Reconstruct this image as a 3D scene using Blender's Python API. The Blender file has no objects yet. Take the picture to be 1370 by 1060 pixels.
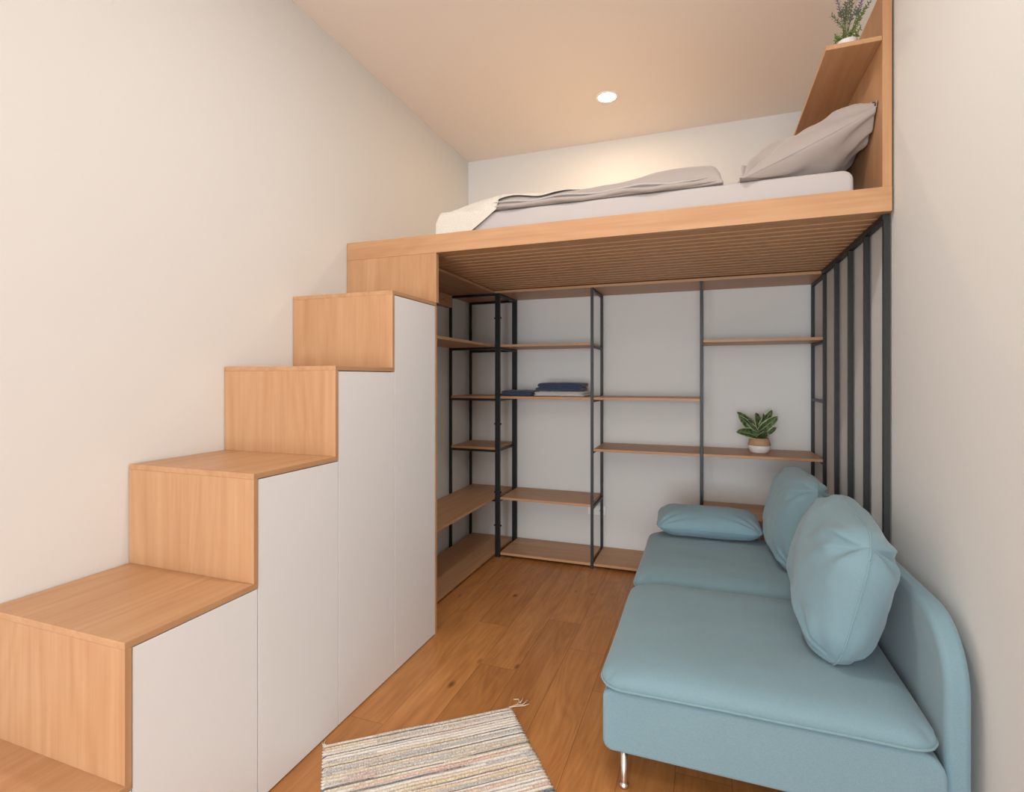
import bpy, bmesh, math, random
from mathutils import Vector, Matrix, noise
random.seed(7)
PI = math.pi
sc = bpy.context.scene
COL = sc.collection
V = Vector

# ---------------------------------------------------------------- materials
def lin(c):
    return tuple(((x/255)/12.92 if x/255 <= .04045 else ((x/255+.055)/1.055)**2.4) for x in c) + (1,)

def new_mat(name):
    m = bpy.data.materials.new(name); m.use_nodes = True
    nt = m.node_tree; nt.nodes.clear()
    out = nt.nodes.new('ShaderNodeOutputMaterial')
    b = nt.nodes.new('ShaderNodeBsdfPrincipled')
    nt.links.new(b.outputs[0], out.inputs[0])
    return m, nt, b

def N(nt, t, **kw):
    n = nt.nodes.new(t)
    for k, v in kw.items():
        if k in n.inputs.keys() if hasattr(n.inputs, 'keys') else False:
            n.inputs[k].default_value = v
        else:
            setattr(n, k, v)
    return n

def ramp(nt, src, stops, interp='LINEAR'):
    r = nt.nodes.new('ShaderNodeValToRGB'); r.color_ramp.interpolation = interp
    el = r.color_ramp.elements
    while len(el) > 2: el.remove(el[-1])
    for i, (p, c) in enumerate(stops):
        e = el[i] if i < 2 else el.new(p)
        e.position = p; e.color = c
    nt.links.new(src, r.inputs[0])
    return r

def mapped(nt, scale=(1,1,1), rand=0.0, loc=(0,0,0), rot=(0,0,0)):
    tc = nt.nodes.new('ShaderNodeTexCoord'); mp = nt.nodes.new('ShaderNodeMapping')
    mp.inputs['Scale'].default_value = scale; mp.inputs['Rotation'].default_value = rot
    mp.inputs['Location'].default_value = loc
    if rand:
        oi = nt.nodes.new('ShaderNodeObjectInfo'); mu = nt.nodes.new('ShaderNodeVectorMath'); mu.operation = 'SCALE'
        cx = nt.nodes.new('ShaderNodeCombineXYZ')
        for i in range(3): nt.links.new(oi.outputs['Random'], cx.inputs[i])
        mu.inputs['Scale'].default_value = rand; nt.links.new(cx.outputs[0], mu.inputs[0])
        ad = nt.nodes.new('ShaderNodeVectorMath'); ad.operation = 'ADD'
        nt.links.new(tc.outputs['Object'], ad.inputs[0]); nt.links.new(mu.outputs[0], ad.inputs[1])
        nt.links.new(ad.outputs[0], mp.inputs['Vector'])
    else:
        nt.links.new(tc.outputs['Object'], mp.inputs['Vector'])
    return mp.outputs[0]

def noise_tex(nt, vec, scale, detail=4, rough=.55, dist=0.0):
    n = nt.nodes.new('ShaderNodeTexNoise')
    n.inputs['Scale'].default_value = scale; n.inputs['Detail'].default_value = detail
    n.inputs['Roughness'].default_value = rough; n.inputs['Distortion'].default_value = dist
    nt.links.new(vec, n.inputs['Vector'])
    return n.outputs['Fac']

def mixc(nt, fac, a, b, mode='MIX'):
    m = nt.nodes.new('ShaderNodeMix'); m.data_type = 'RGBA'; m.blend_type = mode
    if isinstance(fac, float): m.inputs['Factor'].default_value = fac
    else: nt.links.new(fac, m.inputs['Factor'])
    for s, v in ((6, a), (7, b)):
        if isinstance(v, tuple): m.inputs[s].default_value = v
        else: nt.links.new(v, m.inputs[s])
    return m.outputs[2]

def math_n(nt, op, a, b=None):
    m = nt.nodes.new('ShaderNodeMath'); m.operation = op
    for i, v in enumerate((a, b)):
        if v is None: continue
        if isinstance(v, (int, float)): m.inputs[i].default_value = v
        else: nt.links.new(v, m.inputs[i])
    return m.outputs[0]

def bump(nt, b, h, strength=.2, dist=.01):
    bp = nt.nodes.new('ShaderNodeBump'); bp.inputs['Strength'].default_value = strength
    bp.inputs['Distance'].default_value = dist
    nt.links.new(h, bp.inputs['Height']); nt.links.new(bp.outputs[0], b.inputs['Normal'])

def wood(name, axis, light=(226,184,138), dark=(204,156,108), rough=.42, fine=.25):
    m, nt, b = new_mat(name)
    s = [9.0, 9.0, 9.0]; s[axis] = .55
    v = mapped(nt, tuple(s), rand=13.7)
    a = noise_tex(nt, v, 1.6, 5, .55, .8)
    s2 = [70.0, 70.0, 70.0]; s2[axis] = 2.0
    f = noise_tex(nt, mapped(nt, tuple(s2), rand=7.1), 1.0, 3, .6)
    c1 = ramp(nt, a, [(.20, lin(dark)), (.66, lin(light))]).outputs[0]
    c2 = ramp(nt, f, [(.30, lin(tuple(int(x*.90) for x in dark))), (.60, lin(light))]).outputs[0]
    c = mixc(nt, fine, c1, c2)
    s3 = [5.5, 5.5, 5.5]; s3[axis] = .8
    ring = noise_tex(nt, mapped(nt, tuple(s3), rand=3.3), .9, 1, .4, .3)
    r2 = math_n(nt, 'FRACT', math_n(nt, 'MULTIPLY', ring, 9.0))
    rr = ramp(nt, r2, [(0.0, (0,0,0,1)), (.5, (1,1,1,1)), (1.0, (0,0,0,1))]).outputs[0]
    c = mixc(nt, .24 if fine else 0.0, c, mixc(nt, rr, lin(dark), lin(light)))
    nt.links.new(c, b.inputs['Base Color'])
    b.inputs['Roughness'].default_value = rough
    b.inputs['Specular IOR Level'].default_value = .35
    return m

def plain(name, col, rough=.6, metal=0.0, spec=.4, nscale=0, nstr=.1, var=0.0):
    m, nt, b = new_mat(name)
    b.inputs['Base Color'].default_value = lin(col)
    b.inputs['Roughness'].default_value = rough; b.inputs['Metallic'].default_value = metal
    b.inputs['Specular IOR Level'].default_value = spec
    v = mapped(nt)
    n = noise_tex(nt, v, nscale or 30, 3)
    if var:
        c = mixc(nt, n, lin(tuple(x*(1-var) for x in col)), lin(tuple(min(255, x*(1+var)) for x in col)))
        nt.links.new(c, b.inputs['Base Color'])
    if nscale: bump(nt, b, n, nstr, .003)
    return m

def fabric(name, col, weave=900, var=.08, rough=.9, bs=.25, sheen=.25):
    m, nt, b = new_mat(name)
    v = mapped(nt)
    w1 = nt.nodes.new('ShaderNodeTexNoise'); w1.inputs['Scale'].default_value = weave; w1.inputs['Detail'].default_value = 2
    nt.links.new(v, w1.inputs['Vector'])
    big = noise_tex(nt, v, 6, 4)
    c = mixc(nt, w1.outputs['Fac'], lin(tuple(x*(1-var*1.6) for x in col)), lin(tuple(min(255, x*(1+var*1.6)) for x in col)))
    c = mixc(nt, math_n(nt, 'MULTIPLY', big, .25), c, lin(tuple(x*(1-var) for x in col)))
    nt.links.new(c, b.inputs['Base Color'])
    b.inputs['Roughness'].default_value = rough; b.inputs['Specular IOR Level'].default_value = .2
    b.inputs['Sheen Weight'].default_value = sheen
    bump(nt, b, w1.outputs['Fac'], bs, .002)
    return m

WL, WD = (200,157,117), (180,131,91)
M = {
 'wx': wood('oak_grain_x', 0, WL, WD), 'wy': wood('oak_grain_y', 1, WL, WD), 'wz': wood('oak_grain_z', 2, WL, WD),
 'slat': wood('oak_slat', 0, WL, tuple(.85*a+.15*b for a, b in zip(WL, WD)), .6, .0),
 'edge': wood('oak_edge', 1, (214,164,118), (190,138,92)),
 'black': plain('black_powder_coat', (30,33,33), .45, 0, .5, 250, .05),
 'door': plain('white_lacquer', (238,238,238), .32, 0, .45),
 'wall': plain('wall_paint', (227,227,224), .85, 0, .2, 90, .05),
 'ceil': plain('ceiling_paint', (244,234,224), .9, 0, .2, 90, .04),
 'plast': plain('white_plastic', (248,246,242), .35, 0, .5),
 'hole': plain('dark_hole', (40,38,36), .6),
 'chrome': plain('brushed_steel', (215,208,200), .25, 1.0, .5),
 'sofa': fabric('teal_sofa_cloth', (124,153,163), 700, .09),
 'piping': fabric('teal_piping', (124,155,163), 700, .05),
 'grey': fabric('grey_bed_linen', (172,162,156), 500, .04, bs=.12),
 'sheet': fabric('pale_grey_sheet', (190,184,181), 500, .03, bs=.1),
 'blanket': fabric('cream_knit', (216,210,198), 220, .10, bs=.6),
 'navy': fabric('navy_cloth', (64,76,104), 500, .12, bs=.3),
 'cloth': fabric('white_cloth', (226,220,216), 500, .03, bs=.2),
 'potw': plain('white_glaze', (232,226,220), .45, 0, .4, 60, .04),
 'pott': plain('tan_jute', (190,152,122), .85, 0, .2, 320, .4, var=.08),
 'soil': plain('dark_soil', (60,44,32), .95, 0, .1, 80, .6, var=.3),
 'stem': plain('green_stem', (96,112,62), .6, var=.1),
 'sage': plain('sage_leaf', (104,116,100), .65, var=.12, nscale=70),
 'bright': plain('fresh_green_leaf', (110,136,66), .6, var=.15, nscale=60),
 'lav': plain('lavender_bloom', (132,108,142), .7, var=.15, nscale=60),
 'cotton': plain('cotton_thread', (226,208,178), .9),
}
# leaf with pale midrib / edge (texture by UV-like local coordinates stored as colour attribute)
def leaf_mat():
    m, nt, b = new_mat('variegated_leaf')
    at = nt.nodes.new('ShaderNodeAttribute'); at.attribute_name = 'rib'
    n = noise_tex(nt, mapped(nt), 45, 3)
    g = mixc(nt, ramp(nt, n, [(.4, (0,0,0,1)), (.6, (1,1,1,1))]).outputs[0], lin((44,64,42)), lin((100,124,74)))
    sep = math_n(nt, 'ADD', at.outputs['Fac'], math_n(nt, 'MULTIPLY', math_n(nt, 'SUBTRACT', n, .5), .35))
    k = ramp(nt, sep, [(.0, (.7,.7,.7,1)), (.09, (0,0,0,1)), (.74, (0,0,0,1)), (.90, (1,1,1,1))]).outputs[0]
    c = mixc(nt, math_n(nt, 'MULTIPLY', k, .8), g, lin((206,212,168)))
    nt.links.new(c, b.inputs['Base Color']); b.inputs['Roughness'].default_value = .35
    return m
M['leaf'] = leaf_mat()

def floor_mat():
    m, nt, b = new_mat('oiled_oak_planks')
    tc = nt.nodes.new('ShaderNodeTexCoord'); sp = nt.nodes.new('ShaderNodeSeparateXYZ')
    nt.links.new(tc.outputs['Object'], sp.inputs[0])
    W, L = .190, 1.55
    px = math_n(nt, 'DIVIDE', math_n(nt, 'ADD', sp.outputs[0], 9.5+.098), W)
    row = math_n(nt, 'FLOOR', px)
    wn = nt.nodes.new('ShaderNodeTexWhiteNoise'); wn.noise_dimensions = '1D'; nt.links.new(row, wn.inputs['W'])
    py = math_n(nt, 'ADD', math_n(nt, 'DIVIDE', math_n(nt, 'ADD', sp.outputs[1], 20.0), L), math_n(nt, 'MULTIPLY', wn.outputs['Value'], 1.0))
    cell = math_n(nt, 'FLOOR', py)
    cb = nt.nodes.new('ShaderNodeCombineXYZ'); nt.links.new(row, cb.inputs[0]); nt.links.new(cell, cb.inputs[1])
    w2 = nt.nodes.new('ShaderNodeTexWhiteNoise'); w2.noise_dimensions = '2D'; nt.links.new(cb.outputs[0], w2.inputs['Vector'])
    # per-plank offset of the grain
    off = nt.nodes.new('ShaderNodeVectorMath'); off.operation = 'SCALE'; off.inputs['Scale'].default_value = 40
    nt.links.new(w2.outputs['Color'], off.inputs[0])
    ad = nt.nodes.new('ShaderNodeVectorMath'); ad.operation = 'ADD'
    nt.links.new(tc.outputs['Object'], ad.inputs[0]); nt.links.new(off.outputs[0], ad.inputs[1])
    def mp(s):
        q = nt.nodes.new('ShaderNodeMapping'); q.inputs['Scale'].default_value = s
        nt.links.new(ad.outputs[0], q.inputs['Vector']); return q.outputs[0]
    g1 = noise_tex(nt, mp((7, 1.1, 1)), 1.0, 5, .6, 1.6)
    g2 = noise_tex(nt, mp((60, 3.0, 1)), 1.0, 4, .65, .5)
    ringn = noise_tex(nt, mp((5, .9, 1)), 1.0, 2, .4, .9)
    ring = math_n(nt, 'FRACT', math_n(nt, 'MULTIPLY', ringn, 11.0))
    ringc = ramp(nt, ring, [(0, (0,0,0,1)), (.5, (1,1,1,1)), (1, (0,0,0,1))]).outputs[0]
    c = ramp(nt, g1, [(.25, lin((170,112,60))), (.5, lin((202,138,78))), (.75, lin((222,160,98)))]).outputs[0]
    c = mixc(nt, .30, c, ramp(nt, g2, [(.3, lin((160,100,50))), (.65, lin((224,160,98)))]).outputs[0])
    c = mixc(nt, .16, c, mixc(nt, ringc, lin((116,64,28)), lin((206,138,76))))
    tone = ramp(nt, w2.outputs['Value'], [(0, (.78,.75,.72,1)), (1, (1.0,1.0,1.0,1))]).outputs[0]
    c = mixc(nt, 1.0, c, tone, 'MULTIPLY')
    # knots
    vo = nt.nodes.new('ShaderNodeTexVoronoi'); vo.inputs['Scale'].default_value = 1.0; vo.inputs['Randomness'].default_value = 1.0
    nt.links.new(mp((5.2, 2.6, 1)), vo.inputs['Vector'])
    kn = ramp(nt, vo.outputs['Distance'], [(.035, (1,1,1,1)), (.10, (0,0,0,1))]).outputs[0]
    c = mixc(nt, math_n(nt, 'MULTIPLY', kn, .6), c, lin((72,36,14)))
    # joints
    fx = math_n(nt, 'FRACT', px); ex = math_n(nt, 'MINIMUM', fx, math_n(nt, 'SUBTRACT', 1.0, fx))
    fy = math_n(nt, 'FRACT', py); ey = math_n(nt, 'MINIMUM', fy, math_n(nt, 'SUBTRACT', 1.0, fy))
    jx = math_n(nt, 'LESS_THAN', ex, .0075); jy = math_n(nt, 'LESS_THAN', ey, .0009)
    j = math_n(nt, 'MAXIMUM', jx, jy)
    c = mixc(nt, math_n(nt, 'MULTIPLY', j, .5), c, lin((84,46,20)))
    nt.links.new(c, b.inputs['Base Color'])
    rg = ramp(nt, g2, [(.3, (.46,.46,.46,1)), (.7, (.34,.34,.34,1))]).outputs[0]
    nt.links.new(rg, b.inputs['Roughness']); b.inputs['Specular IOR Level'].default_value = .45
    hh = math_n(nt, 'SUBTRACT', math_n(nt, 'MULTIPLY', g2, .3), j)
    bump(nt, b, hh, .15, .003)
    return m
M['floor'] = floor_mat()

def rug_mat():
    m, nt, b = new_mat('woven_rag_rug')
    tc = nt.nodes.new('ShaderNodeTexCoord'); sp = nt.nodes.new('ShaderNodeSeparateXYZ')
    nt.links.new(tc.outputs['Object'], sp.inputs[0])
    wob = noise_tex(nt, mapped(nt, (7, 1, 1)), 1.0, 2)
    y = math_n(nt, 'ADD', sp.outputs[1], math_n(nt, 'MULTIPLY', wob, .006))
    row = math_n(nt, 'FLOOR', math_n(nt, 'DIVIDE', y, .0078))
    # break each row into lengths of differing colour
    wn0 = nt.nodes.new('ShaderNodeTexWhiteNoise'); wn0.noise_dimensions = '1D'; nt.links.new(row, wn0.inputs['W'])
    seg = math_n(nt, 'FLOOR', math_n(nt, 'ADD', math_n(nt, 'MULTIPLY', sp.outputs[0], 1.7), math_n(nt, 'MULTIPLY', wn0.outputs['Value'], 9.0)))
    cb = nt.nodes.new('ShaderNodeCombineXYZ'); nt.links.new(row, cb.inputs[0]); nt.links.new(seg, cb.inputs[1])
    wn = nt.nodes.new('ShaderNodeTexWhiteNoise'); wn.noise_dimensions = '2D'; nt.links.new(cb.outputs[0], wn.inputs['Vector'])
    pal = ramp(nt, wn.outputs['Value'], [(0, lin((226,218,208))), (.20, lin((206,196,186))), (.32, lin((232,226,218))), (.46, lin((218,204,182))),
            (.54, lin((228,218,206))), (.66, lin((190,190,190))), (.74, lin((216,186,176))), (.80, lin((234,228,220))),
            (.90, lin((176,180,184))), (.97, lin((120,130,140)))], 'CONSTANT').outputs[0]
    # long continuous slate, pink and ochre bands
    band = math_n(nt, 'FRACT', math_n(nt, 'DIVIDE', y, .104))
    bd = ramp(nt, band, [(0, (0,0,0,1)), (.30, (1,1,1,1)), (.36, (0,0,0,1)), (.74, (1,1,1,1)), (.79, (0,0,0,1))], 'CONSTANT').outputs[0]
    brk = ramp(nt, noise_tex(nt, mapped(nt, (2.2, 14, 1)), 1.0, 1), [(.40, (0,0,0,1)), (.46, (1,1,1,1))]).outputs[0]
    c = mixc(nt, math_n(nt, 'MULTIPLY', math_n(nt, 'MULTIPLY', bd, brk), .85), pal, lin((78,92,104)))
    tint = noise_tex(nt, mapped(nt, (1.2, 12, 1)), 1.0, 2)
    c = mixc(nt, ramp(nt, tint, [(.56, (0,0,0,1)), (.66, (.45,.45,.45,1))]).outputs[0], c, lin((214,194,160)))
    tint2 = noise_tex(nt, mapped(nt, (1.5, 11, 1), loc=(5,3,0)), 1.0, 2)
    c = mixc(nt, ramp(nt, tint2, [(.58, (0,0,0,1)), (.68, (.45,.45,.45,1))]).outputs[0], c, lin((206,160,152)))
    sp2 = noise_tex(nt, mapped(nt, (150, 90, 1)), 1.0, 3, .8)
    c = mixc(nt, .8, c, mixc(nt, ramp(nt, sp2, [(.3, (0,0,0,1)), (.7, (1,1,1,1))]).outputs[0], lin((120,112,108)), lin((255,252,246))), 'OVERLAY')
    nt.links.new(c, b.inputs['Base Color']); b.inputs['Roughness'].default_value = .95
    b.inputs['Specular IOR Level'].default_value = .1
    bump(nt, b, sp2, .6, .004)
    return m
M['rug'] = rug_mat()

def emit(name, col, s):
    m = bpy.data.materials.new(name); m.use_nodes = True; nt = m.node_tree; nt.nodes.clear()
    o = nt.nodes.new('ShaderNodeOutputMaterial'); e = nt.nodes.new('ShaderNodeEmission')
    e.inputs[0].default_value = col; e.inputs[1].default_value = s; nt.links.new(e.outputs[0], o.inputs[0]); return m
M['lamp'] = emit('lamp_diffuser', (1.0,.80,.58,1), 30)

# ---------------------------------------------------------------- mesh building
class MB:
    def __init__(s): s.bm = bmesh.new()
    def box(s, x0, x1, y0, y1, z0, z1):
        vs = [s.bm.verts.new((x, y, z)) for x in (x0, x1) for y in (y0, y1) for z in (z0, z1)]
        for f in ((0,1,3,2), (4,6,7,5), (0,4,5,1), (2,3,7,6), (0,2,6,4), (1,5,7,3)):
            s.bm.faces.new([vs[i] for i in f])
        return s
    def prism(s, pts, axis, a, b):
        """extrude a closed 2-D outline along axis from a to b (pts are the two other coordinates in xyz order)"""
        def P(p, t):
            q = list(p); q.insert(axis, t); return q
        A = [s.bm.verts.new(P(p, a)) for p in pts]; B = [s.bm.verts.new(P(p, b)) for p in pts]
        n = len(pts)
        s.bm.faces.new(A[::-1]); s.bm.faces.new(B)
        for i in range(n): s.bm.faces.new((A[i], A[(i+1)%n], B[(i+1)%n], B[i]))
        return s
    def tube(s, pts, r, n=8, caps=True):
        pts = [V(p) for p in pts]; rs = r if isinstance(r, (list, tuple)) else [r]*len(pts)
        rings = []; up = V((0,0,1))
        for i, p in enumerate(pts):
            d = (pts[min(i+1, len(pts)-1)] - pts[max(i-1, 0)]).normalized()
            a = d.cross(up if abs(d.z) < .95 else V((1,0,0))).normalized(); b = d.cross(a)
            rings.append([s.bm.verts.new(p + (a*math.cos(t)+b*math.sin(t))*rs[i]) for t in [2*PI*k/n for k in range(n)]])
        for A, B in zip(rings, rings[1:]):
            for k in range(n): s.bm.faces.new((A[k], A[(k+1)%n], B[(k+1)%n], B[k]))
        if caps: s.bm.faces.new(rings[0][::-1]); s.bm.faces.new(rings[-1])
        return s
    def lathe(s, prof, c, n=32, closed=False):
        rings = []
        for r, z in prof:
            rings.append([s.bm.verts.new((c[0]+r*math.cos(2*PI*k/n), c[1]+r*math.sin(2*PI*k/n), c[2]+z)) for k in range(n)] if r > 1e-6 else [s.bm.verts.new((c[0], c[1], c[2]+z))])
        pr = list(zip(rings, rings[1:])) + ([(rings[-1], rings[0])] if closed else [])
        for A, B in pr:
            for k in range(n):
                a, b_, c_, d = A[k % len(A)], A[(k+1) % len(A)], B[(k+1) % len(B)], B[k % len(B)]
                f = []
                for v in (a, b_, c_, d):
                    if v not in f: f.append(v)
                if len(f) > 2:
                    try: s.bm.faces.new(f)
                    except ValueError: pass
        return s
    def grid(s, fn, nu, nv, closed_u=False):
        g = [[s.bm.verts.new(fn(i/nu, j/nv)) for j in range(nv+1)] for i in range(nu+(0 if closed_u else 1))]
        m = len(g)
        for i in range(nu):
            for j in range(nv):
                s.bm.faces.new((g[i][j], g[(i+1) % m][j], g[(i+1) % m][j+1], g[i][j+1]))
        return s
    def build(s, name, mat, parent=None, bevel=0.0, seg=2, smooth=False, loc=None, keep=False, sub=0, solid=0.0):
        bmesh.ops.recalc_face_normals(s.bm, faces=s.bm.faces)
        me = bpy.data.meshes.new(name); s.bm.to_mesh(me); s.bm.free()
        o = bpy.data.objects.new(name, me); COL.objects.link(o)
        me.materials.append(mat)
        if parent is not None:
            root = parent
            off = V(root['_w']) if '_w' in root else V((0,0,0))
            if not keep: me.transform(Matrix.Translation(-off))
            o.parent = parent; o['_w'] = off
        else:
            L = V(loc) if loc else V((0,0,0))
            if not keep: me.transform(Matrix.Translation(-L))
            o.location = L; o['_w'] = L
        if smooth or bevel:
            for p in me.polygons: p.use_smooth = True
        if solid:
            md = o.modifiers.new('s', 'SOLIDIFY'); md.thickness = solid; md.offset = 0
        if bevel:
            md = o.modifiers.new('b', 'BEVEL'); md.width = bevel; md.segments = seg; md.limit_method = 'ANGLE'; md.harden_normals = True
        if sub:
            md = o.modifiers.new('sub', 'SUBSURF'); md.levels = sub; md.render_levels = sub
        return o

def tag(o, label=None, cat=None, group=None, kind=None):
    if label: o['label'] = label
    if cat: o['category'] = cat
    if group: o['group'] = group
    if kind: o['kind'] = kind
    return o
def root(name, loc, label, cat, group=None):
    o = bpy.data.objects.new(name, None); COL.objects.link(o); o.location = loc; o['_w'] = V(loc); o.empty_display_size = .1
    return tag(o, label, cat, group)
def bx(name, mat, parent, x0, x1, y0, y1, z0, z1, bevel=.0012):
    return MB().box(x0, x1, y0, y1, z0, z1).build(name, M[mat], parent, bevel=bevel)
def struct(name, mb, mat):
    o = mb.build(name, M[mat]); o['kind'] = 'structure'; return o

# ---------------------------------------------------------------- room
XL, XR, YB, ZC, YF, XE = -2.0, .7465, 4.335, 3.375, -4.6, 2.4
YJ = .55          # where the right wall steps out beside the camera
struct('floor', MB().box(XL-.1, XE+.1, YF-.1, YB+.1, -.1, 0), 'floor')
struct('ceiling', MB().box(XL-.1, XE+.1, YF-.1, YB+.1, ZC, ZC+.1), 'ceil')
struct('wall_left', MB().box(XL-.1, XL, YF-.1, YB+.1, 0, ZC), 'wall')
struct('wall_back', MB().box(XL, XR, YB, YB+.1, 0, ZC), 'wall')
mb = MB().box(XR, XR+.12, YJ, YB+.1, 0, ZC); mb.box(XR+.12, XE+.1, YJ, YJ+.12, 0, ZC)
struct('wall_right', mb, 'wall')
wx0, wx1, wz0, wz1 = -1.75, .95, .08, 2.3
sy0, sy1 = -3.2, -.8
mb = MB().box(XE, XE+.1, YF-.1, sy0, 0, ZC).box(XE, XE+.1, sy1, YJ, 0, ZC).box(XE, XE+.1, sy0, sy1, 0, wz0).box(XE, XE+.1, sy0, sy1, wz1, ZC)
struct('wall_side', mb, 'wall')
mb = MB()
for y in (sy0, (sy0+sy1)/2-.03, sy1-.06): mb.box(XE+.03, XE+.09, y, y+.06, wz0, wz1)
mb.box(XE+.03, XE+.09, sy0, sy1, wz0, wz0+.06).box(XE+.03, XE+.09, sy0, sy1, wz1-.06, wz1)
struct('window_2', mb, 'plast')
# wall behind the camera with one wide window
mb = MB().box(XL, wx0, YF-.1, YF, 0, ZC).box(wx1, XE, YF-.1, YF, 0, ZC).box(wx0, wx1, YF-.1, YF, 0, wz0).box(wx0, wx1, YF-.1, YF, wz1, ZC)
struct('wall_front', mb, 'wall')
mb = MB()
for x in (wx0, (wx0+wx1)/2-.03, wx1-.06): mb.box(x, x+.06, YF-.09, YF-.03, wz0, wz1)
mb.box(wx0, wx1, YF-.09, YF-.03, wz0, wz0+.06).box(wx0, wx1, YF-.09, YF-.03, wz1-.06, wz1)
struct('window_1', mb, 'plast')

# ---------------------------------------------------------------- storage staircase
xf = -1.40
st = root('storage_staircase', (-1.7, 1.7, 0), 'light oak box staircase with flush white cupboard doors along the left wall', 'staircase')
YR = [.52, .932, 1.345, 1.757, 2.172, 2.61]
ZT = [.37, .74, 1.105, 1.473, 1.845]
TH = .019
def riser(i, z0, z1):
    o = MB().box(XL+.003, xf, YR[i], YR[i]+TH, z0, z1).build('riser', M['wz'], st, bevel=.0012); return o
def tread(i):
    return MB().box(XL+.003, xf, YR[i], YR[i+1]+(TH if i < 4 else 0), ZT[i]-TH, ZT[i]).build('tread', M['wy'], st, bevel=.0012)
zprev = 0
for i in range(5):
    riser(i, zprev, ZT[i]-TH); tread(i); zprev = ZT[i]
riser(5, ZT[4], 2.122)
for i in range(5):
    y0, y1 = YR[i]+TH+.0025, YR[i+1]+TH-.001
    if i == 4: y1 = 2.598
    MB().box(xf-.020, xf-.0015, y0, y1, .006, ZT[i]-TH-.003).build('door', M['door'], st, bevel=.0012)
bx('end_panel', 'wz', st, XL+.003, xf, 2.600, 2.6195, 0, ZT[4]-TH-.001)
bx('end_panel', 'wz', st, xf-.019, xf, 2.6295, 2.6395, ZT[4], 2.122)
bx('back_panel', 'wz', st, XL+.012, xf-.03, 2.585, 2.598, 0, ZT[4]-TH-.001)

# ---------------------------------------------------------------- loft bed
lb = root('loft_bed', (-.6, 3.4, 2.122), 'raised oak loft bed platform with slatted underside above the shelves', 'loft bed')
ZR0, ZR1 = 2.1225, 2.226
bx('front_rail', 'wx', lb, XL+.003, .738, 2.61, 2.648, ZR0, ZR1)
pitch, nsl = .0805, 16
for k in range(nsl):
    y = 2.653 + k*pitch
    bx('slat', 'slat', lb, XL+.01, .738, y+.027, y+.027+.053, 2.129, 2.1755, .001)
bx('bed_base', 'slat', lb, XL+.01, .737, 2.649, 4.33, 2.176, 2.188)
bx('back_batten', 'wx', lb, XL+.01, .737, 3.965, 4.33, 2.130, 2.1755)
hb = bx('headboard', 'wz', lb, .704, .7380, 2.6125, 4.33, 2.2265, 3.062)
bx('headboard_shelf', 'wy', hb, .497, .7035, 2.616, 4.33, 2.846, 2.866)

# ---------------------------------------------------------------- corner shelving unit
su = root('shelving_unit', (-.6, 4.1, 0), 'corner shelving of thin black steel posts and oak boards under the loft', 'shelving')
p = .020
def post(x, y, z1=2.102, w=p):
    return bx('post', 'black', su, x, x+w, y, y+p, .0, z1, .001)
def rod_y(x, z, y0, y1, w=p, h=.018): return bx('crossbar', 'black', su, x, x+w, y0, y1, z-h, z, .001)
def rod_x(y, z, x0, x1, w=p, h=.018): return bx('crossbar', 'black', su, x0, x1, y, y+w, z-h, z, .001)
Yf, Yr2 = 3.902, 4.298
ZS = [.459, .852, 1.262, 1.672, 2.102]
# ladders (front post, rear post, rungs)
lad = [(-1.9745, 1), (-1.567, 1), (-1.5465, 1), (-.798, 1), (-.0275, 1), (.7255, 1)]
posts = {}
for x, _ in lad:
    posts[x] = (post(x, Yf), post(x, Yr2))
TW = (-1.9745, -1.567)
for z in ZS: rod_y(-1.567, z, Yf+p, Yr2)
for z in ZS:
    if z > .5: rod_x(Yf, z, -1.9745+p, -1.567)
rod_x(Yf, .459, -1.64, -1.567)
for z in (1.672, 2.102): rod_x(Yr2, z, -1.9745+p, -1.567)
for z in (2.102, 1.672, 1.262, .459): rod_y(-1.5465, z, Yf+p, Yr2)
for z in (2.102, 1.672, 1.262, .877, .459): rod_y(-.798, z, Yf+p, Yr2)
for z in (1.262, .877): rod_y(-.0275, z, Yf+p, Yr2, h=.012)
for z in (2.102, 1.672, 1.28, .877, .459): rod_y(.7255, z, Yf+p, Yr2)
# bolts joining the doubled posts
for z in (1.905, 1.06, .515, .25):
    mb = MB().tube([(-1.577, Yf+.011, z), (-1.516, Yf+.011, z)], .0065, 10)
    mb.build('bolt', M['black'], posts[-1.567][0], smooth=False)
def shelf(x0, x1, y0, y1, z, mat): return bx('shelf', mat, su, x0, x1, y0, y1, z, z+.019, .001)
xs = [(-1.522, -.800), (-.774, -.0295), (-.004, .7145)]
def wide(a, b, z): return shelf(a, b, Yf+.002, Yr2+.026, z, 'wx')
# board notched around posts is approximated by stopping between the ladders
wide(-1.5225, -.7985, .460); wide(-1.5225, -.7985, 1.263); wide(-1.5225, -.7985, 1.673)
wide(-.7755, -.028, 1.263); wide(-.7755, -.028, .878)
wide(-.005, .7245, .878); wide(-.005, .7245, 1.673); wide(-.005, .7245, .460)
wide(-1.5225, -.7985, .022); wide(-.7755, -.028, .022); wide(-.005, .7245, .022)
# top boards against the slats
shelf(-1.571, .738, 3.905, 4.325, 2.103, 'wx')
shelf(XL+.005, -1.5715, 2.642, 4.325, 2.103, 'wy')
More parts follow.
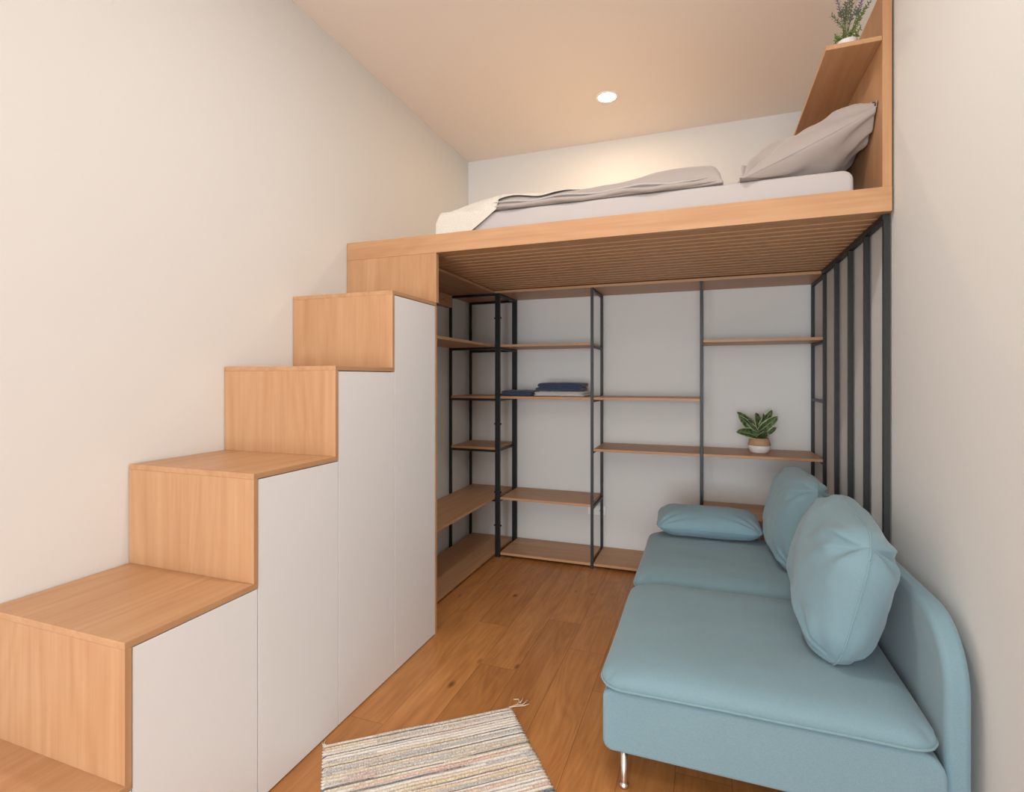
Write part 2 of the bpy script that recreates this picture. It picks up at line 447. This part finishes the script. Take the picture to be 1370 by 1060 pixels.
# tower and left side boards
shelf(-1.9745+p+.0005, -1.5675, Yf+.001, Yr2+.025, 1.263, 'wx')
shelf(-1.9745+p+.0005, -1.5675, Yf+.001, Yr2+.025, .853, 'wx')
for z in (.022, .460, 1.673):
    shelf(-1.9745+p+.0005, -1.5675, 2.642, Yr2+.025, z, 'wy')
bt = bx('batten', 'wy', su, XL+.004, -1.946, 2.642, Yf-.001, 2.005, 2.1025)
for y in (3.45, 3.75):
    MB().tube([(-1.956, y, 2.055), (-1.9445, y, 2.055)], .006, 10).build('screw', M['hole'], bt)

# vertical bar screen along the right wall
bs = root('bar_screen', (.727, 3.2, 0), 'row of upright black steel bars standing against the right wall', 'screen')
bx('top_rail', 'black', bs, .715, .7405, 2.6505, Yf-.001, 2.097, 2.1215, .001)
for y in (2.643, 2.93, 3.225, 3.535):
    bx('bar', 'black', bs, .7165, .7395, y, y+.022, 0, 2.0965, .001)

# ---------------------------------------------------------------- soft shapes
def pad(W, H, T, ex=6, ey=6, n=44, pinch=0.0, wr=.0, seed=0, sag=0.0, xf_=Matrix.Identity(4), pw=.5, post=None, crease=0.0, tb=1.0, clamp=None):
    """closed cushion: two sheets meeting in a seam; local x=width, y=height, z=thickness"""
    mb = MB(); bm = mb.bm
    def pt(u, v, sgn):
        # squarish -> rounded corner outline
        k = 1 - .5*pinch*((1-v*v)*abs(u)) ; l = 1 - .5*pinch*((1-u*u)*abs(v))
        x = W/2*u*k; y = H/2*v*l
        prof = max(0, (1-abs(u)**ex))*max(0, (1-abs(v)**ey))
        z = sgn*T/2*prof**pw*(1 if sgn > 0 else tb)
        if wr:
            q = V((x*6+seed*3.1, y*6+seed*1.7, sgn*2+seed))
            w = noise.noise(q) + .5*noise.noise(q*2.3)
            edge = min(1.0, (1-max(abs(u), abs(v)))*4)
            z += wr*w*edge*(1 if sgn > 0 else .6)
            x += wr*.5*noise.noise(q+V((9,0,0))); y += wr*.5*noise.noise(q+V((0,9,0)))
        if crease:
            # radial folds running in from the corners
            for cu, cv in ((1,1), (1,-1), (-1,1), (-1,-1)):
                d = math.hypot(u-cu, v-cv); a = math.atan2(v-cv, u-cu)
                z += sgn*crease*math.exp(-(d/.55)**2)*math.sin(a*13+seed+cu*2+cv)*min(1, d*3)*min(1,(1-max(abs(u),abs(v)))*8)
        p_ = V((x, y, z))
        if post: p_ = post(u, v, p_)
        q_ = xf_ @ p_
        if clamp: q_ = clamp(q_)
        return q_
    def cu(i):   # cluster samples near the edges
        t = 2*i/n-1
        return math.copysign(1-(1-abs(t))**1.5, t)
    top = {}; bot = {}
    for i in range(n+1):
        for j in range(n+1):
            u, v = cu(i), cu(j)
            top[i, j] = bm.verts.new(pt(u, v, 1))
            bot[i, j] = top[i, j] if i in (0, n) or j in (0, n) else bm.verts.new(pt(u, v, -1))
    for i in range(n):
        for j in range(n):
            bm.faces.new((top[i,j], top[i+1,j], top[i+1,j+1], top[i,j+1]))
            f = (bot[i,j], bot[i,j+1], bot[i+1,j+1], bot[i+1,j])
            try: bm.faces.new(f)
            except ValueError: pass
    seam = [pt(cu(i), -1, 1) for i in range(n)] + [pt(1, cu(j), 1) for j in range(n)] + [pt(cu(n-i), 1, 1) for i in range(n)] + [pt(-1, cu(n-j), 1) for j in range(n)]
    return mb, seam
def seam_mb(seam, r):
    mb = MB(); n = 6; L = len(seam); rings = []
    for i in range(L):
        d = (seam[(i+1) % L]-seam[i-1]).normalized(); up = V((0,0,1)) if abs(d.z) < .9 else V((1,0,0))
        a = d.cross(up).normalized(); b = d.cross(a)
        rings.append([mb.bm.verts.new(seam[i]+(a*math.cos(2*PI*k/n)+b*math.sin(2*PI*k/n))*r) for k in range(n)])
    for i in range(L):
        A, B = rings[i], rings[(i+1) % L]
        for k in range(n): mb.bm.faces.new((A[k], A[(k+1) % n], B[(k+1) % n], B[k]))
    return mb
def rrect(x0, x1, y0, y1, r, k=8):
    """outline with four corner radii r=(bl, br, tr, tl)"""
    out = []
    for (cx, cy, a0, rr) in ((x0+r[0], y0+r[0], PI, r[0]), (x1-r[1], y0+r[1], 1.5*PI, r[1]), (x1-r[2], y1-r[2], 0, r[2]), (x0+r[3], y1-r[3], .5*PI, r[3])):
        for i in range(k+1):
            a = a0+(PI/2)*i/k; out.append((cx+rr*math.cos(a), cy+rr*math.sin(a)))
    return out

# ---------------------------------------------------------------- sofa
so = root('sofa', (.2, 2.7, 0), 'low teal fabric two seat sofa with steel legs along the right wall', 'sofa')
Y0, Y1, Y2 = 1.815, 2.735, 3.655
for a, b in ((Y0, Y1-.002), (Y1+.002, Y2)):
    MB().prism(rrect(-.330, .648, .14, .350, (.035, .02, .07, .03)), 1, a, b).build('seat_base', M['sofa'], so, bevel=.014, seg=4)
for a, b, near in ((Y0+.02, Y1, True), (Y1+.004, Y2, False)):
    r = (.02, .02, .02, .21) if near else (.02, .02, .21, .02)
    MB().prism(rrect(a+(.010 if near else 0), b, .145, .712, r, 12), 0, .650, .7155).build('backrest', M['sofa'], so, bevel=.022, seg=4)
for a, b in ((Y0-.018, Y1-.035), (Y1-.03, Y2-.01)):
    W_, H_ = .985, b-a
    mat_ = Matrix.Translation(((-.344+.641)/2, (a+b)/2, .366))
    def dome(u, v, p_):
        w = (1-abs(u)**4)*(1-abs(v)**4)
        p_.z = p_.z if p_.z < 0 else p_.z*1.0
        # squarish corner rounding
        rr = .09
        x, y = p_.x, p_.y
        ax, ay = abs(x)-(W_/2-rr), abs(y)-(H_/2-rr)
        if ax > 0 and ay > 0:
            d = math.hypot(ax, ay); m = max(ax, ay)
            k = m/d; p_.x = math.copysign(W_/2-rr+ax*k, x); p_.y = math.copysign(H_/2-rr+ay*k, y)
        return p_
    mb, sm = pad(W_, H_, .150, 7, 7, 44, .015, .004, a, 0, mat_, .42, dome, 0, .18)
    c = mb.build('seat_cushion', M['sofa'], so, smooth=True)
    seam_mb(sm, .0045).build('piping', M['piping'], c, smooth=True)
for x in (-.262, .56):
    for y in (Y0+.042, Y1-.05, Y2-.06):
        MB().lathe([(0, 0), (.0155, 0), (.0165, .004), (.0165, .012), (.0125, .015), (.0115, .02), (.0115, .145), (0, .145)], (x, y, 0), 20).build('leg', M['chrome'], so, smooth=True)

def place(cx, cy, cz, lean, yaw=0, roll=0):
    """cushion local x -> along sofa (world y), local y -> up, local z -> towards room (-x)"""
    B = Matrix(((0, 0, -1), (1, 0, 0), (0, 1, 0))).transposed().to_4x4()
    B = Matrix(((0, 0, -1, 0), (1, 0, 0, 0), (0, 1, 0, 0), (0, 0, 0, 1)))
    return Matrix.Translation((cx, cy, cz)) @ Matrix.Rotation(yaw, 4, 'Z') @ Matrix.Rotation(lean, 4, 'Y') @ Matrix.Rotation(roll, 4, 'X') @ B
def plump(W_, H_, rr):
    def f(u, v, p_):
        x, y = p_.x, p_.y
        ax, ay = abs(x)-(W_/2-rr), abs(y)-(H_/2-rr)
        if ax > 0 and ay > 0:
            d = math.hypot(ax, ay); k = max(ax, ay)/d
            p_.x = math.copysign(W_/2-rr+ax*k, x); p_.y = math.copysign(H_/2-rr+ay*k, y)
        return p_
    return f
# near back cushion
bcl = lambda q: V((q.x if q.x < .648 else .648, q.y, max(q.z, .4425)))
mb, sm = pad(.70, .50, .285, 3.4, 3.0, 60, .03, .016, 2.0, 0, place(.480, 2.335, .682, math.radians(13), math.radians(-2), math.radians(3)), .50, plump(.70, .50, .15), .022, 1.0, bcl)
o = mb.build('back_cushion', M['sofa'], loc=(.45, 2.3, .45), smooth=True)
tag(o, 'large pale teal back cushion on the near sofa seat, nearest the camera', 'cushion', 'loose sofa back cushions')
seam_mb(sm, .0035).build('piping', M['piping'], o, smooth=True)
mb, sm = pad(.70, .49, .26, 3.2, 2.8, 60, .03, .014, 5.0, 0, place(.462, 3.215, .674, math.radians(13), math.radians(2), math.radians(0)), .50, plump(.70, .49, .15), .018, 1.0, bcl)
o = mb.build('back_cushion', M['sofa'], loc=(.45, 3.2, .45), smooth=True)
tag(o, 'large teal back cushion on the far sofa seat, partly behind the nearer one', 'cushion', 'loose sofa back cushions')
seam_mb(sm, .0035).build('piping', M['piping'], o, smooth=True)
# small cushion lying at the far end
mt = Matrix.Translation((.020, 3.505, .530)) @ Matrix.Rotation(math.radians(2), 4, 'Z') @ Matrix.Rotation(math.radians(8), 4, 'X')
mb, sm = pad(.61, .31, .165, 3.6, 2.4, 40, .06, .006, 8.0, 0, mt, .52, plump(.61, .31, .06), .010, 1.0, lambda q: V((q.x, q.y, max(q.z, .4425))))
o = mb.build('lumbar_cushion', M['sofa'], loc=(.035, 3.5, .45), smooth=True)
tag(o, 'small flat teal cushion lying at the far end of the sofa', 'cushion')
seam_mb(sm, .003).build('piping', M['piping'], o, smooth=True)

# ---------------------------------------------------------------- bed linen
ZM = 2.338
mb = MB().prism(rrect(-1.39, .615, 2.1895, ZM, (.02, .02, .045, .045), 6), 1, 2.668, 4.30)
bmesh.ops.triangulate(mb.bm, faces=[])
mat_o = mb.build('mattress', M['sheet'], loc=(-.39, 3.5, 2.1895), bevel=.03, seg=4)
tag(mat_o, 'mattress under a pale grey fitted sheet on the loft platform', 'mattress')
# duvet: a folded thick quilt, wavy near edge
def fold(x, y, a, s=0): return a*(noise.noise(V((x*2.2+s, y*5, s)))+.5*noise.noise(V((x*6+s, y*9, s+3))))
DX0, DX1 = -1.33, .085
def duvet_h(x, y):
    """height of the quilt above the mattress"""
    u = (x-DX0)/(DX1-DX0)
    if u <= 0 or u >= 1: return 0.0
    w = max(0, y-2.668-.012*math.sin(u*23)-.02*noise.noise(V((u*5, 1, 0))))
    e = min(1, w/.075); e = (1-(1-e)**2)**.5
    ex = min(1, (DX1-x)/.06, (x-DX0)/.16); ex = (1-(1-max(0, ex))**2)**.5
    h = .074+.092*min(1, w/.42)+.022*math.exp(-((u-.86)/.12)**2)+.010*math.sin(u*9)
    h *= .72+.28*min(1, u*1.7)
    return (h+fold(x, y, .016)+.006*math.sin(y*60+x*9)*math.exp(-w*9))*e*ex
def duvet():
    mb = MB(); bm = mb.bm; nx, ny = 120, 50
    T, B = {}, {}
    for i in range(nx+1):
        for j in range(ny+1):
            u, v = i/nx, j/ny
            x = DX0+(DX1-DX0)*u; yy0 = 2.668+.012*math.sin(u*23)+.02*noise.noise(V((u*5, 1, 0)))
            y = yy0+(4.25-yy0)*v**2
            T[i, j] = bm.verts.new((x, y, ZM+.009+max(0, duvet_h(x, y))))
            B[i, j] = bm.verts.new((x, y, ZM+.003))
    for i in range(nx):
        for j in range(ny):
            bm.faces.new((T[i,j], T[i+1,j], T[i+1,j+1], T[i,j+1])); bm.faces.new((B[i,j], B[i,j+1], B[i+1,j+1], B[i+1,j]))
    for i in range(nx):
        bm.faces.new((T[i,0], B[i,0], B[i+1,0], T[i+1,0])); bm.faces.new((T[i,ny], T[i+1,ny], B[i+1,ny], B[i,ny]))
    for j in range(ny):
        bm.faces.new((T[0,j], T[0,j+1], B[0,j+1], B[0,j])); bm.faces.new((T[nx,j], B[nx,j], B[nx,j+1], T[nx,j+1]))
    return mb
dv = duvet().build('duvet', M['grey'], loc=(-.5, 3.4, ZM), smooth=True)
tag(dv, 'rumpled grey duvet spread over the middle of the loft mattress', 'duvet')
def lining(x0, x1, zoff, mat, nm, yb, amp, ph, r=.0095):
    mb = MB()
    def f(u, v):
        x = x0+(x1-x0)*u; a = 2*PI*v
        z = ZM+zoff+amp*math.sin(x*17+ph)+.007*noise.noise(V((x*9, ph, 0)))
        ta = min(1, u*9, (1-u)*9)
        return V((x, yb+.012*math.sin((x-DX0)/(DX1-DX0)*23)+.02*noise.noise(V(((x-DX0)/(DX1-DX0)*5, 1, 0)))+.016*math.cos(a)*ta, z+r*math.sin(a)*ta))
    mb.grid(f, 130, 10)
    return mb.build(nm, M[mat], dv, smooth=True)
lining(-1.12, .02, .034, 'sheet', 'lining', 2.670, .004, 1.0, .006)
lining(-1.12, .055, .014, 'grey', 'hem', 2.664, .003, 2.4, .012)
# cream blanket across the foot, its near edge running off diagonally
def blanket():
    mb = MB()
    nx, ny = 100, 90; bm = mb.bm; g = {}
    for i in range(nx+1):
        for j in range(ny+1):
            x = -1.425+1.085*i/nx
            k = min(1, max(0, (x+1.21)/.16))
            drop = .112*(1-k)
            yedge = 2.650
            if x > -1.05: yedge = 2.650+.055*min(1, (x+1.05)/.3)+(.20*((x+.75)/.41)**1.5 if x > -.75 else 0)
            d = (j/ny)**1.5*(4.27-yedge+drop)
            if d < drop: y = 2.648; z = ZM+.004-(drop-d)
            else:
                y = yedge+(d-drop)
                z = ZM+.013+max(0, duvet_h(x, y), duvet_h(x, y+.02)*.97)+.0015
                if d-drop < .02 and drop > 0: z = min(z, ZM+.010+(d-drop)*2)
            if x < -1.398: z -= .055*min(1, (-1.398-x)/.025)
            z += .002*noise.noise(V((x*12, y*12, 0)))
            g[i, j] = bm.verts.new((x, y, z))
    for i in range(nx):
        for j in range(ny): bm.faces.new((g[i,j], g[i+1,j], g[i+1,j+1], g[i,j+1]))
    return mb
bl = blanket().build('blanket', M['blanket'], loc=(-1.2, 3.4, ZM), smooth=True, solid=.006)
tag(bl, 'cream knitted throw draped over the foot of the bed and duvet', 'blanket')
# pillow leaning against the headboard
def pcor(u, v, p_): 
    return p_
mt = Matrix.Translation((.435, 3.03, 2.476)) @ Matrix.Rotation(math.radians(4), 4, 'Z') @ Matrix.Rotation(math.radians(-25), 4, 'Y')
mb, sm = pad(.68, .76, .29, 2.3, 2.3, 80, .16, .030, 3.0, 0, mt, .60, None, .034, 1.0, lambda q: V((q.x-max(0, q.x-.62)*.0 if q.x < .698 else .698, q.y, max(q.z, ZM+.004))))
pl = mb.build('pillow', M['grey'], loc=(.44, 3.0, ZM), smooth=True)
tag(pl, 'grey pillow leaning on the oak headboard at the right end of the bed', 'pillow')
seam_mb(sm, .002).build('piping', M['grey'], pl, smooth=True)

# ---------------------------------------------------------------- folded clothes
def folded(name, mat, x0, x1, y0, y1, z0, layers, t, label, seed, skew=0.0, bulge=.004):
    r = None
    bm_all = MB()
    for k in range(layers):
        zc = z0+t*(k+.5)
        def f(u, v, k=k, zc=zc):
            a = 2*PI*v
            # rounded slab section in XZ swept along Y, closed ends tapered
            cx, hx = (x0+x1)/2, (x1-x0)/2*(1-.03*k)
            yy = y0+(y1-y0)*u
            e = min(1, min(u, 1-u)*14)**.5
            cc, ss = math.cos(a), math.sin(a)
            px_ = cx+hx*math.copysign(abs(cc)**.25, cc)*(.96+.04*e)+skew*(k-.5)
            pz = zc+t*.60*math.copysign(abs(ss)**.6, ss)*e
            n_ = noise.noise(V((px_*14, yy*10, seed+k)))
            return V((px_+.004*n_, yy+.006*noise.noise(V((px_*9, seed, k))), max(z0+.0005, pz+bulge*n_)))
        bm_all.grid(f, 26, 40)
    o = bm_all.build(name, M[mat], loc=((x0+x1)/2, (y0+y1)/2, z0), smooth=True)
    return o
zs = 1.2825
o = folded('folded_trousers', 'navy', -1.545, -1.285, 3.95, 4.22, zs, 2, .021, '', 1.0, .01, .008)
tag(o, 'low navy blue folded garment lying flat beside the white one', 'clothes')
o = folded('folded_shirt', 'cloth', -1.262, -.86, 3.95, 4.24, zs, 2, .0185, '', 2.0)
tag(o, 'white folded garment on the shelf beneath the navy one', 'clothes')
o = folded('folded_jeans', 'navy', -1.245, -.880, 3.96, 4.22, zs+.043, 2, .030, '', 4.0, .012, .008)
tag(o, 'thick navy folded garment on top of the white one', 'clothes')

# ---------------------------------------------------------------- rubber plant
pc = V((.365, 4.085, .8975))
rp = root('potted_rubber_plant', pc, 'small broad leaved plant in tan and white pot on the middle shelf', 'potted plant')
pot = MB().lathe([(0, 0), (.046, 0), (.060, .010), (.0725, .035), (.0745, .055), (.0735, .056)], pc, 36).build('pot', M['potw'], rp, smooth=True)
MB().lathe([(.0738, .0555), (.0725, .066), (.066, .088), (.060, .106), (.056, .108), (.054, .104), (.060, .080), (.064, .058)], pc, 36, closed=True).build('pot_band', M['pott'], pot, smooth=True)
MB().lathe([(0, .095), (.0555, .094), (.0555, .08), (0, .08)], pc, 30).build('soil', M['soil'], rp, smooth=True)
def leaf(base, tip, w, droop, roll, parent, mat, nm='leaf', n=12, m=6, thick=.0012):
    base, tip = V(base), V(tip); d = tip-base; L = d.length
    side = d.cross(V((-.1,-1,.35)))
    if side.length < 1e-4: side = V((1,0,0))
    side.normalize(); side = Matrix.Rotation(roll, 3, d.normalized()) @ side
    nrm = side.cross(d.normalized())
    mb = MB(); vals = []
    def f(i, j):
        t = i/n; s = 2*j/m-1
        ww = w/2*(math.sin(PI*min(1, t**.85)))**.55*(1-.12*t)+.0008
        c = base+d*t+V((0,0,1))*(-droop*(t**2)+droop*t*.6)
        return c+side*(s*ww)+nrm*(.16*ww*abs(s)*2)
    g = []
    for i in range(n+1):
        rw = []
        for j in range(m+1):
            rw.append(mb.bm.verts.new(f(i, j))); vals.append(abs(2*j/m-1))
        g.append(rw)
    for i in range(n):
        for j in range(m): mb.bm.faces.new((g[i][j], g[i+1][j], g[i+1][j+1], g[i][j+1]))
    o = mb.build(nm, M[mat], parent, smooth=True, solid=thick)
    at = o.data.attributes.new('rib', 'FLOAT', 'POINT')
    for k, v_ in enumerate(vals): at.data[k].value = v_
    return o
def PX(u, v, y):      # where a sight line meets the plane Y = y (used to read positions off the photograph)
    al = math.atan(257/705); c, s = math.cos(al), math.sin(al)
    a, b = (u-685)/705, (507-v)/705
    t = y/(s*a+c)
    return V(((c*a-s)*t, y, 1.42+b*t))
lv = [((1014,585),(985,575),4.02,.070,.2,.3), ((1015,578),(986,551),4.10,.058,.02,.5), ((1014,580),(988,556),4.04,.052,.0,-.6),
      ((1016,578),(1041,557),4.03,.060,.0,.4), ((1016,576),(1033,549),4.14,.050,.0,.3), ((1018,584),(1039,572),4.10,.042,.02,.6),
      ((1016,586),(1025,577),3.98,.062,.0,1.2), ((1016,577),(1011,552),4.09,.075,.0,.9), ((1013,578),(1000,562),4.00,.060,.0,.9), ((1017,577),(1021,553),4.06,.066,.0,1.3)]
for (b0, t0, yy, w, dr, rl) in lv:
    b_ = V((pc.x, pc.y, .8975+.100))+V((random.uniform(-.008,.008), random.uniform(-.01,.01), 0))
    bb = PX(b0[0], b0[1], pc.y); b_.z = max(b_.z, bb.z); b_.x = (b_.x+bb.x)/2
    leaf(b_, PX(t0[0], t0[1], yy), w*1.22, dr*.2, rl, rp, 'leaf')
MB().tube([(pc.x, pc.y, .985), (pc.x+.002, pc.y, 1.03), (pc.x, pc.y, 1.075)], [.006, .005, .003], 8).build('stem', M['stem'], rp, smooth=True)

# ---------------------------------------------------------------- lavender on the headboard shelf
lc = V((.600, 2.725, 2.8665))
lv_ = root('potted_lavender', lc, 'small pot of sage green lavender sprigs on the headboard shelf', 'potted plant')
MB().lathe([(0, 0), (.030, 0), (.034, .008), (.038, .054), (.040, .058), (.036, .058), (.033, .048), (.028, .044), (0, .044)], lc, 36).build('pot', M['potw'], lv_, smooth=True)
MB().lathe([(0, .051), (.0335, .049), (.030, .043), (0, .043)], lc, 24).build('soil', M['soil'], lv_, smooth=True)
def sprig(tip, mat, parent, bare=.45, nl=26, ls=.017, tipmat=None, w=.006):
    base = lc+V((random.uniform(-.016,.016), random.uniform(-.016,.016), .047)); tip = V(tip)
    mid = (base+tip)/2+V((random.uniform(-.008,.008), 0, .012))
    def B(t): return base*(1-t)**2+mid*2*t*(1-t)+tip*t*t
    s_ = MB().tube([B(k/8) for k in range(9)], [.0016]*6+[.0012]*3, 6).build('stem', M['stem'], parent, smooth=True)
    def leaves(t0, t1, cnt, m_, nm):
        mb = MB()
        for k in range(cnt):
            t = t0+(t1-t0)*k/max(1, cnt-1); c = B(t); d = (B(min(1, t+.05))-B(max(0, t-.05))).normalized()
            a = k*2.4+random.random(); sd = Matrix.Rotation(a, 3, d) @ d.orthogonal().normalized()
            dr = (sd*.85+d*.55).normalized(); L = ls*random.uniform(.7, 1.15); q = d.cross(sd).normalized()*w/2
            th = dr.cross(q).normalized()*.0006
            p0 = c; p1 = c+dr*L*.5+q; p2 = c+dr*L; p3 = c+dr*L*.5-q
            A = [mb.bm.verts.new(z+th) for z in (p0, p1, p2, p3)]; Bv = [mb.bm.verts.new(z-th) for z in (p0, p1, p2, p3)]
            mb.bm.faces.new(A); mb.bm.faces.new(Bv[::-1])
            for i in range(4): mb.bm.faces.new((A[i], Bv[i], Bv[(i+1) % 4], A[(i+1) % 4]))
        o = mb.build(nm, M[m_], s_); tag(o, kind='stuff'); return o
    leaves(bare, 1.0 if not tipmat else .66, nl, mat, 'leaves')
    if tipmat: leaves(.62, 1.02, 26, tipmat, 'blossom')
sp_ = [((1113,21),2.70,'sage',None), ((1120,-3),2.70,'sage','lav'), ((1131,5),2.74,'sage',None), ((1137,-2),2.70,'sage',None), ((1145,12),2.72,'sage',None),
       ((1154,-4),2.72,'sage','lav'), ((1164,2),2.76,'sage',None), ((1128,12),2.76,'sage',None), ((1134,2),2.76,'sage',None), ((1158,10),2.70,'bright',None), ((1141,-4),2.78,'sage',None), ((1149,22),2.75,'sage',None)]
for (uv, yy, m_, tm) in sp_: sprig(PX(uv[0], uv[1], yy), m_, lv_, .50 if tm is None else .55, 26, .0145, tm)
for k in range(13):
    a = k*2.4; r = .030+.022*random.random()
    sprig(lc+V((r*math.cos(a)*1.05, r*math.sin(a)*.8, .075+.05*random.random())), 'bright', lv_, .25, 14, .015, None, .006)

# ---------------------------------------------------------------- socket
sk = root('wall_socket', (-.83, YB-.006, .335), 'white double power socket low on the back wall', 'power socket')
MB().box(-.905, -.76, YB-.010, YB-.0005, .297, .372).build('cover_plate', M['plast'], sk, bevel=.003)
for x in (-.868, -.797):
    o = MB().lathe([(.0255, 0), (.0255, .003), (.021, .003), (.021, -.001), (0, -.001)], (0,0,0), 28)
    for vv in o.bm.verts: vv.co = V((x+vv.co.x, YB-.010-vv.co.z, .3345+vv.co.y))
    ins = o.build('socket_ring', M['plast'], sk, smooth=True)
    MB().tube([(x-.008, YB-.0085, .3345), (x-.008, YB-.0122, .3345)], .0035, 10).tube([(x+.008, YB-.0085, .3345), (x+.008, YB-.0122, .3345)], .0035, 10).build('pin_hole', M['hole'], ins)

# ---------------------------------------------------------------- ceiling downlight
dc = V((-.632, 3.655, ZC))
dl = root('ceiling_downlight', dc, 'round recessed downlight glowing in the ceiling above the bed', 'ceiling light')
MB().lathe([(.060, -.001), (.060, -.006), (.078, -.0045), (.080, -.001)], dc, 40, closed=True).build('trim_ring', M['plast'], dl, smooth=True)
MB().lathe([(0, -.002), (.0598, -.002), (.0598, -.0045), (0, -.0045)], dc, 40).build('diffuser', M['lamp'], dl)

# ---------------------------------------------------------------- rag rug
ra, rb = V((-1.391, 1.654, 0)), V((-.793, 2.127, 0))
wv = (rb-ra); RW = wv.length; ang = math.atan2(wv.y, wv.x); RL = 1.25
def rug():
    mb = MB(); bm = mb.bm; nx, ny = 60, 312
    T, Bt = {}, {}
    for j in range(ny+1):
        y = -RL*j/ny
        e0 = .006*noise.noise(V((0, y*14, 1)))+.0035*math.sin(y*2*PI/.0156); e1 = .006*noise.noise(V((5, y*14, 1)))+.0035*math.sin(y*2*PI/.0156+1)
        for i in range(nx+1):
            u = i/nx; x = e0+(RW+e1-e0)*u
            z = .0085+.0016*math.sin(y*2*PI/.0156)+.0012*noise.noise(V((x*40, y*90, 0)))+.0015*noise.noise(V((x*3, y*3, 0)))
            if i in (0, nx) or j in (0, ny): z = .004
            T[i, j] = bm.verts.new((x, y+.003*noise.noise(V((x*5, 0, 4))), z))
            Bt[i, j] = bm.verts.new((x, y, .0012)) if (i in (0, nx) or j in (0, ny)) else None
    for i in range(nx):
        for j in range(ny): bm.faces.new((T[i,j], T[i,j+1], T[i+1,j+1], T[i+1,j]))
    ring = [(i, 0) for i in range(nx)]+[(nx, j) for j in range(ny)]+[(nx-i, ny) for i in range(nx)]+[(0, ny-j) for j in range(ny)]
    for k in range(len(ring)):
        a, b = ring[k], ring[(k+1) % len(ring)]
        bm.faces.new((T[a], T[b], Bt[b], Bt[a]))
    bm.faces.new([Bt[k] for k in ring])
    return mb
rg = rug().build('rag_rug', M['rug'], smooth=True, keep=True)
rg.location = ra+wv.normalized()*.012; rg.rotation_euler = (0, 0, ang); rg['_w'] = V((0,0,0))
tag(rg, 'striped cream, grey and pink woven rag rug on the wooden floor', 'rug')
def strand(pts, name='tassel'):
    o = MB().tube(pts, .0022, 6).build(name, M['cotton'], rg, smooth=True, keep=True); return o
random.seed(3)
for pts in ([(RW-.01,-.004,.006),(RW+.025,.006,.004),(RW+.055,.0,.004),(RW+.088,.022,.004)], [(RW-.01,-.008,.006),(RW+.02,.0,.004),(RW+.045,.018,.006),(RW+.05,.040,.004),(RW+.028,.046,.004)],
            [(RW+.045,.008,.008),(RW+.06,.026,.006),(RW+.072,.045,.004)], [(RW-.01,-.006,.008),(RW+.03,-.006,.005),(RW+.06,-.010,.004),(RW+.085,-.004,.004)],
            [(.01,-.004,.006),(.002,.012,.004),(.010,.030,.004)], [(.012,-.006,.006),(-.002,.004,.005),(-.004,.018,.004)]): strand(pts)

# ---------------------------------------------------------------- light
def area(name, loc, rot, sx, sy, power, col):
    l = bpy.data.lights.new(name, 'AREA'); l.shape = 'RECTANGLE'; l.size = sx; l.size_y = sy; l.energy = power; l.color = col
    o = bpy.data.objects.new(name, l); COL.objects.link(o); o.location = loc; o.rotation_euler = rot; return o
area('window_daylight', ((wx0+wx1)/2, YF-.12, (wz0+wz1)/2), (PI/2, 0, 0), wx1-wx0, wz1-wz0, 232, (.87,.94,1.0))
area('window_daylight', (XE+.12, (sy0+sy1)/2, (wz0+wz1)/2), (PI/2, 0, PI/2), sy1-sy0, wz1-wz0, 14, (.84,.93,1.0))
def spot_down(loc, power, r=.06, col=(1.0,.74,.48)):
    l = bpy.data.lights.new('downlight_and_fill', 'AREA'); l.shape = 'DISK'; l.size = r*2; l.energy = power; l.color = col
    o = bpy.data.objects.new('downlight_and_fill', l); COL.objects.link(o); o.location = loc; return o
spot_down((dc.x, dc.y, ZC-.012), 8, .06, (1.0,.68,.42))
for x, y, pw_ in ((-.45, 1.5, 16), (.1, -.6, 9), (1.4, -.6, 9), (-.2, -2.8, 13), (1.2, -2.8, 13)): spot_down((x, y, ZC-.012), pw_, .06, (1.0,.96,.92))  # added fill lamps on the unseen ceiling, brightening floor, treads and seat
w = bpy.data.worlds.new('World'); sc.world = w; w.use_nodes = True
bg = w.node_tree.nodes['Background']; bg.inputs[0].default_value = (.75,.86,1,1); bg.inputs[1].default_value = .6

# ---------------------------------------------------------------- camera
cam = bpy.data.cameras.new('camera'); co = bpy.data.objects.new('camera', cam); COL.objects.link(co)
co.location = (0, 0, 1.42); co.rotation_euler = (PI/2, 0, math.atan(257/705))
cam.sensor_fit = 'HORIZONTAL'; cam.sensor_width = 36; cam.lens = 36*705/1370
cam.shift_y = -(530-507)/1370; cam.clip_start = .02
sc.camera = co
sc.view_settings.view_transform = 'Standard'; sc.view_settings.look = 'None'
sc.view_settings.exposure = 0.12; sc.view_settings.gamma = 1.0; sc.view_settings.use_curve_mapping = False
for o in bpy.data.objects:
    if '_w' in o: del o['_w']
